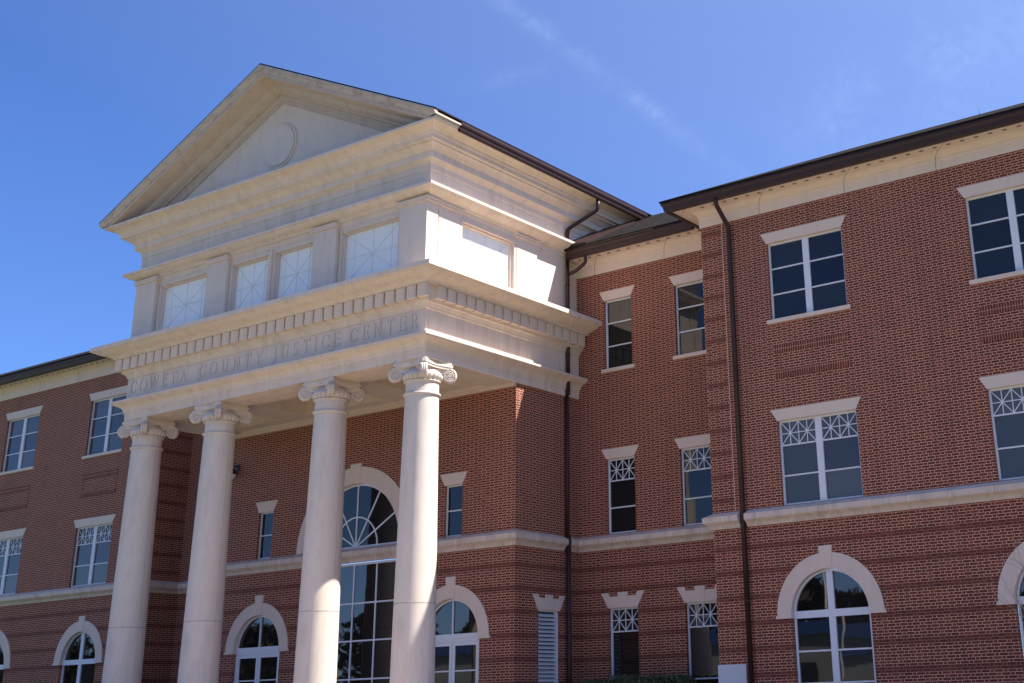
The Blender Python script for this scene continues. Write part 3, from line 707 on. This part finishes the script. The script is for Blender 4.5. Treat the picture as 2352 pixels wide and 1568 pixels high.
# tympanum
SL = .486; ZR = 15.12; HE = WP+1.03; ZA = ZR+HE*SL
mb = MB(); mb.prism_xz([(-5.9, 15.0), (5.9, 15.0), (0, 15.0+5.9*SL)], FP, FP+.3); mb.build('tympanum', M['stone'], court)
mb = MB()
for r in (.70, .76, ):
    pass
def torus_xz(mb, cx, cz, R, r, y, n=64, m=8):
    vs = []; fs = []
    for i in range(n):
        a = 2*math.pi*i/n
        for j in range(m):
            b = 2*math.pi*j/m; rr_ = R+r*math.cos(b); vs.append((cx+rr_*math.cos(a), y-r*math.sin(b)*.9, cz+rr_*math.sin(a)))
    for i in range(n):
        for j in range(m): fs.append((i*m+j, ((i+1) % n)*m+j, ((i+1) % n)*m+(j+1) % m, i*m+(j+1) % m))
    mb.add(vs, fs, 0, True)
mb.arc(0, 16.30, 0.001, .745, 0, 2*math.pi, FP-.035, FP+.01, 64); mb.arc(0, 16.30, 0.001, .665, 0, 2*math.pi, FP-.075, FP-.036, 64); mb.build('roundel', M['stone'], court)
# raking cornice: profile measured down (vertically) from the roof line
RP = [(1.03, 0), (1.03, -.07), (1.0, -.09), (.99, -.12), (.955, -.17), (.93, -.22), (.93, -.245), (.90, -.25), (.90, -.34), (.885, -.345), (.40, -.40), (.39, -.43), (.36, -.52), (.28, -.57), (.20, -.60), (.19, -.66), (.10, -.665), (.09, -.74), (.05, -.78), (.05, -.93), (0, -.94), (-.3, -.94), (-.3, 0)]
for s in (1, -1):
    mb = MB(); n = len(RP)
    vs = [(0, FP-e, ZA+dz) for e, dz in RP]+[(s*HE, FP-e, ZR+dz) for e, dz in RP]
    fs = [(j, (j+1) % n, (j+1) % n+n, j+n) for j in range(n)]+[list(range(n)), list(range(2*n-1, n-1, -1))]
    
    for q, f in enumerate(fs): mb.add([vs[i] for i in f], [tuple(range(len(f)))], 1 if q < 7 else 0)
    o = mb.build('raking_cornice', [M['stone_soffit_shade'], M['stone_rake']], court, recalc=False)
    bm = bmesh.new(); bm.from_mesh(o.data); bmesh.ops.remove_doubles(bm, verts=bm.verts, dist=1e-4); bmesh.ops.recalc_face_normals(bm, faces=bm.faces); bm.to_mesh(o.data); bm.free()
    bm = bmesh.new(); bm.from_mesh(o.data); r_ = bmesh.ops.bisect_plane(bm, geom=bm.verts[:]+bm.edges[:]+bm.faces[:], plane_co=(0, 0, 15.0), plane_no=(0, 0, 1), clear_inner=True)
    bm.to_mesh(o.data); bm.free()
# portico roof
mb = MB(); y0, y1 = FP-1.02, 16.0; e = HE+.02
V = [(-e, y0, ZR-.005), (0, y0, ZA+.005), (e, y0, ZR-.005), (-e, y1, ZR-.005), (0, y1, ZA+.005), (e, y1, ZR-.005)]
V = V+[(x, y, z+.04) for x, y, z in V]
mb.add(V, [(0, 3, 4, 1), (1, 4, 5, 2), (6, 7, 10, 9), (7, 8, 11, 10), (0, 1, 7, 6), (1, 2, 8, 7), (0, 6, 9, 3), (2, 5, 11, 8), (3, 9, 10, 4), (4, 10, 11, 5)])
mb.build('roof', M['roof'], court)
# stone return then bronze gutter along the sides
PG = [(.905, 14.86), (.97, 14.86), (.99, 14.90), (1.0, 14.95), (1.03, 15.0), (1.045, 15.04), (1.045, 15.115), (.905, 15.115)]
PS = [(.905, 14.93), (.95, 14.94), (.965, 14.98), (.99, 15.03), (1.03, 15.055), (1.03, 15.118), (.905, 15.118)]
for s in (1, -1):
    p = [(s*WP, FP-.90), (s*WP, FP+.05)]; mb = MB(); mb.sweep(p if s == 1 else p[::-1], PS); mb.build('cornice_return', M['silver'], court)
    p = [(s*WP, FP+.05), (s*WP, 9.3)]; mb = MB(); mb.sweep(p if s == 1 else p[::-1], PG); mb.build('gutter', M['bronze'], court)
# small vents under the side gutters
mb = MB(); mb.box(-.035, .035, -.055, .055, -.02, .0); sv = None
for s in (1, -1):
    y = FP+.3
    while y < 9.0:
        if sv is None: o = mb.build('soffit_vent', M['softvent'], court, (s*(WP+.66), y, 14.89)); sv = o.data
        else: o = bpy.data.objects.new('soffit_vent', sv); COL.objects.link(o); o.parent = court; o.location = (s*(WP+.66), y, 14.89)
        y += .30
# lightning rods
for x, y, z in ((.55, FP-.6, ZA-.27), (19.5, YW+1.5, 14.35)):
    mb = MB(); mb.tube([(x, y, z-.05), (x, y, z+.32)], .005, 6); mb.build('lightning_rod', M['bronze'], court)

# ------------------------------------------------------------------ columns
CYc = .65
def volute(mb, ang, rc, zc, R=.185):
    """scroll standing in the vertical plane at azimuth ang"""
    ca, sa = math.cos(ang), math.sin(ang)
    def P_(r, t, z): return (ca*r-sa*t, sa*r+ca*t, z)     # r radial, t thickness
    n = 28; vs = []; th = .07
    for sgn in (-1, 1):
        for i in range(n): a = 2*math.pi*i/n; vs.append(P_(rc+R*.97*math.cos(a), sgn*th, zc+R*.97*math.sin(a)))
    fs = [list(range(n)), list(range(2*n-1, n-1, -1))]+[(i, i+n, (i+1) % n+n, (i+1) % n) for i in range(n)]
    mb.add(vs, fs)
    for sgn in (-1, 1):
        pts = []; T = 2.6*2*math.pi; K = 60; rad = []
        for i in range(K+1):
            f = i/K; a = math.pi/2-f*T; r = R*(1-f*.80)*.93; pts.append(P_(rc+r*math.cos(a), sgn*(th+.004+.014*f), zc+r*math.sin(a))); rad.append(.020*(1-f*.55))
        mb.tube(pts, rad, 6)
        e = [P_(rc+.035*math.cos(2*math.pi*i/10), sgn*(th+.03), zc+.035*math.sin(2*math.pi*i/10)) for i in range(10)]+[P_(rc+.04*math.cos(2*math.pi*i/10), sgn*th, zc+.04*math.sin(2*math.pi*i/10)) for i in range(10)]
        mb.add(e, [list(range(10))]+[(i, i+10, (i+1) % 10+10, (i+1) % 10) for i in range(10)])
    # band running from the scroll up and back to the bell of the capital
    pts = [P_(rc-.0+.0, 0, zc+R*.80), P_(rc-.22, 0, zc+R*.80), P_(.30, 0, zc+R*.55)]
    vs = []
    for k, (r, zz, hh, tt) in enumerate(((rc+.02, zc+R*.72, .055, .075), (rc-.18, zc+R*.62, .07, .10), (.34, zc+.06, .13, .20))):
        for t in (-tt, tt):
            for dz in (-hh, hh): vs.append(P_(r, t, zz+dz))
    fs = []
    for k in (0, 4): fs += [(k, k+1, k+5, k+4), (k+2, k+6, k+7, k+3), (k+1, k+3, k+7, k+5), (k, k+4, k+6, k+2)]
    mb.add(vs, fs+[(0, 2, 3, 1)])
    # leaf hanging in front of the scroll's outer edge
    for t0 in (-.05, 0, .05):
        mb.tube([P_(rc+R*math.cos(a)*1.0, t0, zc+R*math.sin(a)*1.0) for a in [math.radians(q) for q in range(100, -95, -15)]], .019, 6)
for x in (-5.73, -2.32, 2.32, 5.73):
    col = None
    sh = MB(); pr = []; zb = PZ
    def rad(z):
        t = (z-PZ)/(8.1-PZ); return .555-.118*t**1.35
    pr = [(0, PZ+.46)]+[(rad(PZ)+.04, PZ+.46), (rad(PZ)+.03, PZ+.52), (rad(PZ), PZ+.6)]
    z = PZ+.6
    while z < 2.525: pr.append((rad(z), z)); z += .5
    z = 2.5
    while z < 8.1: pr.append((rad(z), z)); z += .45
    pr += [(rad(8.1), 8.12)]
    sh.lathe(0, 0, pr, 64); col = sh.build('column', M['column'], court, (x, CYc, 0))
    for p_ in col.data.polygons: p_.use_smooth = True
    jn = MB(); r = rad(2.53); jn.lathe(0, 0, [(r-.01, 2.527), (r+.0025, 2.527), (r+.0025, 2.541), (r-.01, 2.541)], 64); jn.build('shaft_joint', M['letter'], col)
    for sg in (-1, 1):
        vm = MB(); zz = [PZ+.7+k*(7.70-PZ-.7)/12 for k in range(13)]
        v_ = [(sg*(rad(z)+.0015), y, z) for z in zz for y in (-.005, .005)]; v_ += [(sg*(rad(z)-.02), y, z) for z in zz for y in (-.005, .005)]
        k_ = 26; vm.add(v_, [(2*i, 2*i+1, 2*i+3, 2*i+2) for i in range(12)]+[(2*i, 2*i+2, 2*i+2+k_, 2*i+k_) for i in range(12)]+[(2*i+1, 2*i+1+k_, 2*i+3+k_, 2*i+3) for i in range(12)]); vm.build('shaft_joint', M['seam'], col)
    ba = MB(); ba.box(-.78, .78, -.78, .78, PZ, PZ+.2); ba.lathe(0, 0, [(.0, PZ+.2), (.70, PZ+.2), (.74, PZ+.26), (.72, PZ+.33), (.64, PZ+.35), (.62, PZ+.39), (.66, PZ+.43), (.62, PZ+.46), (0, PZ+.46)], 48); ba.build('base', M['column'], col)
    rg = MB(); r = rad(7.80); rg.lathe(0, 0, [(r-.02, 7.755), (r+.015, 7.76), (r+.045, 7.78), (r+.05, 7.80), (r+.045, 7.825), (r+.01, 7.835), (r-.02, 7.84)], 64); rg.build('necking_ring', M['column'], col)
    cp = MB(); r = .437
    cp.lathe(0, 0, [(r-.01, 8.11), (r+.02, 8.115), (r+.045, 8.135), (r+.045, 8.155), (r+.015, 8.175), (r+.03, 8.20), (r+.065, 8.27), (r+.085, 8.33), (r+.04, 8.38), (r-.05, 8.50), (.2, 8.54)], 64)
    for i in range(24):        # egg ornament
        a = 2*math.pi*(i+.5)/24; c0, s0 = math.cos(a), math.sin(a); n_ = 8; vs = []; fs = []
        for k in range(5):
            f = k/4; zz = 8.18+.16*f; rr_ = .046*math.sin(math.pi*(.12+.80*f)); rc_ = r+.040+.045*f
            for j in range(n_): b = 2*math.pi*j/n_; vs.append((c0*(rc_+rr_*math.cos(b)*.9)-s0*rr_*math.sin(b), s0*(rc_+rr_*math.cos(b)*.9)+c0*rr_*math.sin(b), zz))
        for k in range(4):
            for j in range(n_): fs.append((k*n_+j, k*n_+(j+1) % n_, (k+1)*n_+(j+1) % n_, (k+1)*n_+j))
        cp.add(vs, fs+[list(range(n_))], 0, True)
    for q in range(4): volute(cp, math.pi/4+q*math.pi/2, .70, 8.335)
    # concave abacus, two layers
    for z0_, z1_, rr_, dp in ((8.50, 8.56, .80, .10), (8.56, 8.625, .84, .11), (8.625, 8.679, .80, .10)):
        poly = []
        for q in range(4):
            a0 = math.pi/4+q*math.pi/2; a1 = a0+math.pi/2
            p0 = Vector((rr_*math.cos(a0), rr_*math.sin(a0))); p1 = Vector((rr_*math.cos(a1), rr_*math.sin(a1))); mdir = ((p0+p1)/2).normalized(); d_ = (p1-p0).normalized()
            for k in range(9):
                f = k/8; p = p0+d_*.07+(p1-p0-d_*.14)*f; poly.append(p-mdir*dp*math.sin(math.pi*f)*1.0)
        n_ = len(poly); vs = [(p.x, p.y, z0_) for p in poly]+[(p.x, p.y, z1_) for p in poly]
        cp.add(vs, [list(range(n_)), list(range(2*n_-1, n_-1, -1))]+[(i, i+n_, (i+1) % n_+n_, (i+1) % n_) for i in range(n_)])
    cp.build('capital', M['column'], col)

# ------------------------------------------------------------------ downpipes
def fil(pts, r=.12, n=5):
    P_ = [Vector(p) for p in pts]; out = [P_[0]]
    for i in range(1, len(P_)-1):
        a = (P_[i-1]-P_[i]); b = (P_[i+1]-P_[i]); d = min(r, a.length*.45, b.length*.45); a = P_[i]+a.normalized()*d; b = P_[i]+b.normalized()*d
        for k in range(n+1): t = k/n; out.append(a*(1-t)**2+P_[i]*2*t*(1-t)+b*t*t)
    return out+[P_[-1]]
def pipe(pts, r=.062, bands=()):
    mb = MB(); mb.tube(fil(pts), r, 14)
    for x, y, z in bands: mb.lathe(x, y, [(r, z-.03), (r+.012, z-.03), (r+.012, z+.03), (r, z+.03)], 14)
    return mb.build('downpipe', M['bronze'], court)
for s in (1, -1):
    X_ = s*(WP+.09); XL = s*(XB+.09)
    pipe([(s*(WP+.88), 6.75, 14.88), (s*(WP+.88), 6.75, 14.55), (X_, 6.2, 13.9), (X_, 6.2, 13.42)], bands=[(X_, 6.2, 13.8)])
    pipe([(X_, 6.2, 13.16), (X_, 6.2, 8.7)], bands=[(X_, 6.2, 12.1), (X_, 6.2, 9.9)])
    pipe([(s*7.05, YC-.70, 12.93), (s*7.02, YC-.60, 12.72), (s*(WP+.35), 6.25, 12.50), (X_, 6.2, 12.44)], .055)
    pipe([(XL, 6.235, 8.9), (XL, 6.235, 4.6)]); pipe([(s*(XB+.13), 6.235, 4.62), (s*(XB+.13), 6.235, GZ)], .07)
    Y_ = YW-.085; xw = s*12.645
    pipe([(xw, YW-.70, 12.95), (xw, YW-.70, 12.78), (xw, Y_, 12.30), (xw, Y_, GZ)], .066, bands=[(xw, Y_, 11.0), (xw, Y_, 8.2), (xw, Y_, 5.4), (xw, Y_, 2.4)])

# portico floor and steps
st = MB()
for k in range(4): st.box(-7.6-.32*k, 7.6+.32*k, -1.0-.32*k, YB+.0, PZ-.175*(k+1), PZ-.175*k-.001*k)
st.build('steps', M['stone'], court)

# ------------------------------------------------------------------ wall lamp
lamp = thing('wall_lamp', 'dark dome wall lamp with white shade on the brick between the two left columns', 'lamp', (-5.45, YB, 7.3+ZG))
mb = MB(); mb.tube(fil([(0, 0, .35), (0, -.22, .38), (0, -.26, .25)], .06), .018, 8); mb.lathe(0, 0, [(.0, .0)], 3) if False else None
mb.box(-.06, .06, -.03, -.001, .25, .45); mb.build('bracket', M['bronze'], lamp)
mb = MB(); mb.lathe(0, -.26, [(.02, .30), (.06, .28), (.15, .20), (.19, .12), (.20, .08), (.18, .08), (.13, .18), (.02, .26)], 24); mb.build('hood', M['bronze'], lamp)
mb = MB(); mb.lathe(0, -.26, [(.0, -.10), (.06, -.09), (.12, .0), (.16, .10), (.0, .14)], 24); mb.build('shade', simple('white_opal', (.75, .75, .78), .3), lamp)

# ------------------------------------------------------------------ ground
def sheet(name, x0, x1, y0, y1, z, m):
    mb = MB(); mb.add([(x0, y0, z), (x1, y0, z), (x1, y1, z), (x0, y1, z)], [(0, 1, 2, 3)]); return struct(mb.build(name, m, recalc=False))
grass = simple('lawn', (.10, .13, .045), .95, noise=(2, .35)); conc = simple('concrete', (.37, .29, .215), .9, noise=(1.5, .12)); asph = simple('asphalt', (.07, .07, .07), .9, noise=(6, .2))
sheet('ground', -600, 600, -600, 600, 0, grass)
sheet('plaza', -16, 32, -13, 3.9, .004, conc); sheet('street', -400, 400, -36, -22.5, .004, asph); sheet('pavement', -400, 400, -22.5, -19, .006, conc)

# ------------------------------------------------------------------ hedge below the recess windows
def leaf_mat(name, a, b_):
    m, t, b = mat(name); g = NT(t); geo = g.n('ShaderNodeNewGeometry'); oi = geo.outputs['Random Per Island']
    t.links.new(g.mix(oi, a, b_), b.inputs['Base Color']); b.inputs['Roughness'].default_value = .6; return m
M['leaf'] = leaf_mat('boxwood_leaf', (.018, .028, .010), (.060, .080, .028))
def bush(name, label, cat, spots, n, size=.045):
    mb = MB()
    for (cx, cy, cz, rx, ry, rz) in spots:
        for _ in range(n):
            v = Vector((random.gauss(0, 1), random.gauss(0, 1), random.gauss(0, 1))).normalized()
            k = random.uniform(.86, 1.04); sq = .55
            f = 1/(abs(v.x)**4+abs(v.y)**4+abs(v.z)**4)**.25
            p = Vector((cx+v.x*f*rx*k, cy+v.y*f*ry*k, cz+v.z*f*rz*k))
            a = Vector((random.gauss(0, 1), random.gauss(0, 1), random.gauss(0, 1))).normalized(); b = a.orthogonal().normalized(); s_ = size*random.uniform(.6, 1.3)
            mb.add([p-a*s_, p+b*s_*.5, p+a*s_, p-b*s_*.5], [(0, 1, 2, 3)])
        vs = []; # dark inner body
        mb.box(cx-rx*.8, cx+rx*.8, cy-ry*.8, cy+ry*.8, cz-rz, cz+rz*.82)
    o = mb.build(name, M['leaf'], None, recalc=False); tag(o, label, cat); return o
bush('hedge', 'clipped dark green hedge under the ground-floor windows right of the portico', 'hedge',
     [(7.7, 5.55, ZG-.45, .62, .6, 1.10), (8.7, 5.55, ZG-.44, .62, .6, 1.18), (9.7, 5.55, ZG-.45, .62, .6, 1.16), (10.3, 5.6, ZG-.47, .45, .55, 1.16)], 5200)

# ------------------------------------------------------------------ young bare tree at the right edge
def bare_tree(loc, h, label, seed, spread=.5, name='bare_tree', depth=5, r0=.035):
    random.seed(seed); t = thing(name, label, 'tree', loc); tr = MB(); brm = MB()
    tr.tube([(0, 0, 0), (.02, .01, h*.35), (-.01, .02, h*.62), (.03, 0, h*.98)], [r0, r0*.75, r0*.5, r0*.12], 8)
    def grow(p, d, L, r, k, m):
        pts = [p]; q = p
        for i in range(4):
            d = (d+Vector((random.gauss(0, .12), random.gauss(0, .12), random.gauss(.05, .08)))).normalized(); q = q+d*L/4; pts.append(q)
        m.tube(pts, [r, r*.85, r*.7, r*.55, r*.4], 5)
        if k > 0:
            for _ in range(3):
                i = random.randint(1, 4); nd = (d+Vector((random.gauss(0, spread), random.gauss(0, spread), random.gauss(.1, spread*.6)))).normalized(); grow(pts[i], nd, L*random.uniform(.5, .75), r*.5, k-1, m)
    for i in range(9):
        z = h*(.35+.6*i/9); a = i*2.4; d = Vector((math.cos(a)*.7, math.sin(a)*.7, .75)).normalized(); grow(Vector((0, 0, z)), d, h*.34*(1-.5*i/9), r0*.35, depth-3, brm)
    bk = M.setdefault('bark', simple('pale_bark', (.28, .22, .17), .8, noise=(20, .3)))
    tr.build('trunk', bk, t); brm.build('branches', bk, t); return t
bare_tree((20.95, 2.4, 0), 4.3, 'thin leafless young tree in front of the rightmost arched window', 5, depth=5, r0=.03)

# ------------------------------------------------------------------ wood across the street, mirrored in the low windows
random.seed(3)
mb = MB()
for i in range(76):
    x = -190+i*4.2+random.uniform(-2, 2); y = -78+random.uniform(-12, 8); h = random.uniform(9.5, 12.8)
    mb.tube([(x, y, 0), (x+.3, y, h*.5), (x, y, h*.95)], [.3, .2, .05], 5)
    for k in range(800):
        a = random.uniform(0, 6.28); u_ = random.uniform(.05, 1); rr_ = h*.42*math.sin(math.pi*min(1, u_*.9))*random.uniform(.3, 1)
        p = Vector((x+rr_*math.cos(a), y+rr_*math.sin(a), h*u_)); d_ = Vector((random.gauss(0, 1), random.gauss(0, 1), random.gauss(.3, 1))).normalized(); e_ = d_.orthogonal().normalized()*random.uniform(.3, .7)
        mb.add([p-d_*.7, p+e_, p+d_*.7, p-e_], [(0, 1, 2, 3)])
wd = mb.build('far_wood', simple('winter_wood', (.055, .042, .028), .95), None, recalc=False); struct(wd, 'stuff'); wd['label'] = 'brown winter wood across the street reflected in the low windows'; wd['category'] = 'wood'

# ------------------------------------------------------------------ across the street (seen mirrored in the ground-floor glass)
off = thing('office_building', 'low grey office building with a blue fascia band across the street', 'building', (-20, -58, 0))
wallm = simple('grey_stucco', (.22, .21, .20), .9, noise=(1.2, .2)); bluem = simple('blue_fascia', (.02, .06, .20), .6)
mb = MB(); mb.box(-34, 34, -12, 0, 0, 6.2); mb.build('walls', wallm, off)
mb = MB(); mb.box(-34.3, 34.3, -12.3, .3, 6.2, 7.2); mb.build('fascia', bluem, off)
for k in range(11):
    x = -30+k*6; mb = MB(); mb.box(x-1.3, x+1.3, .005, .08, 1.0, 3.6); mb.box(x-1.35, x+1.35, .005, .12, .9, 1.0); mb.build('window', M['glass'], off)
for k, (x, y, lb) in enumerate(((-4.6, -34, 'tall pale lamp post across the street nearer the office'), (-3.2, -40, 'tall pale lamp post across the street farther back'))):
    lp = thing('lamp_post', lb, 'lamp post', (x, y, 0), 'lamp posts across the street'); pm = M['silver']
    mb = MB(); mb.tube([(0, 0, 0), (0, 0, 4.5), (0, 0, 9)], [.11, .09, .07], 10); mb.build('post', pm, lp)
    mb = MB(); mb.tube([(0, 0, 8.9), (0, .7, 9.2), (0, 1.5, 9.25)], .045, 8); mb.box(-.15, .15, 1.3, 2.0, 9.17, 9.33); mb.build('lamp_head', pm, lp)
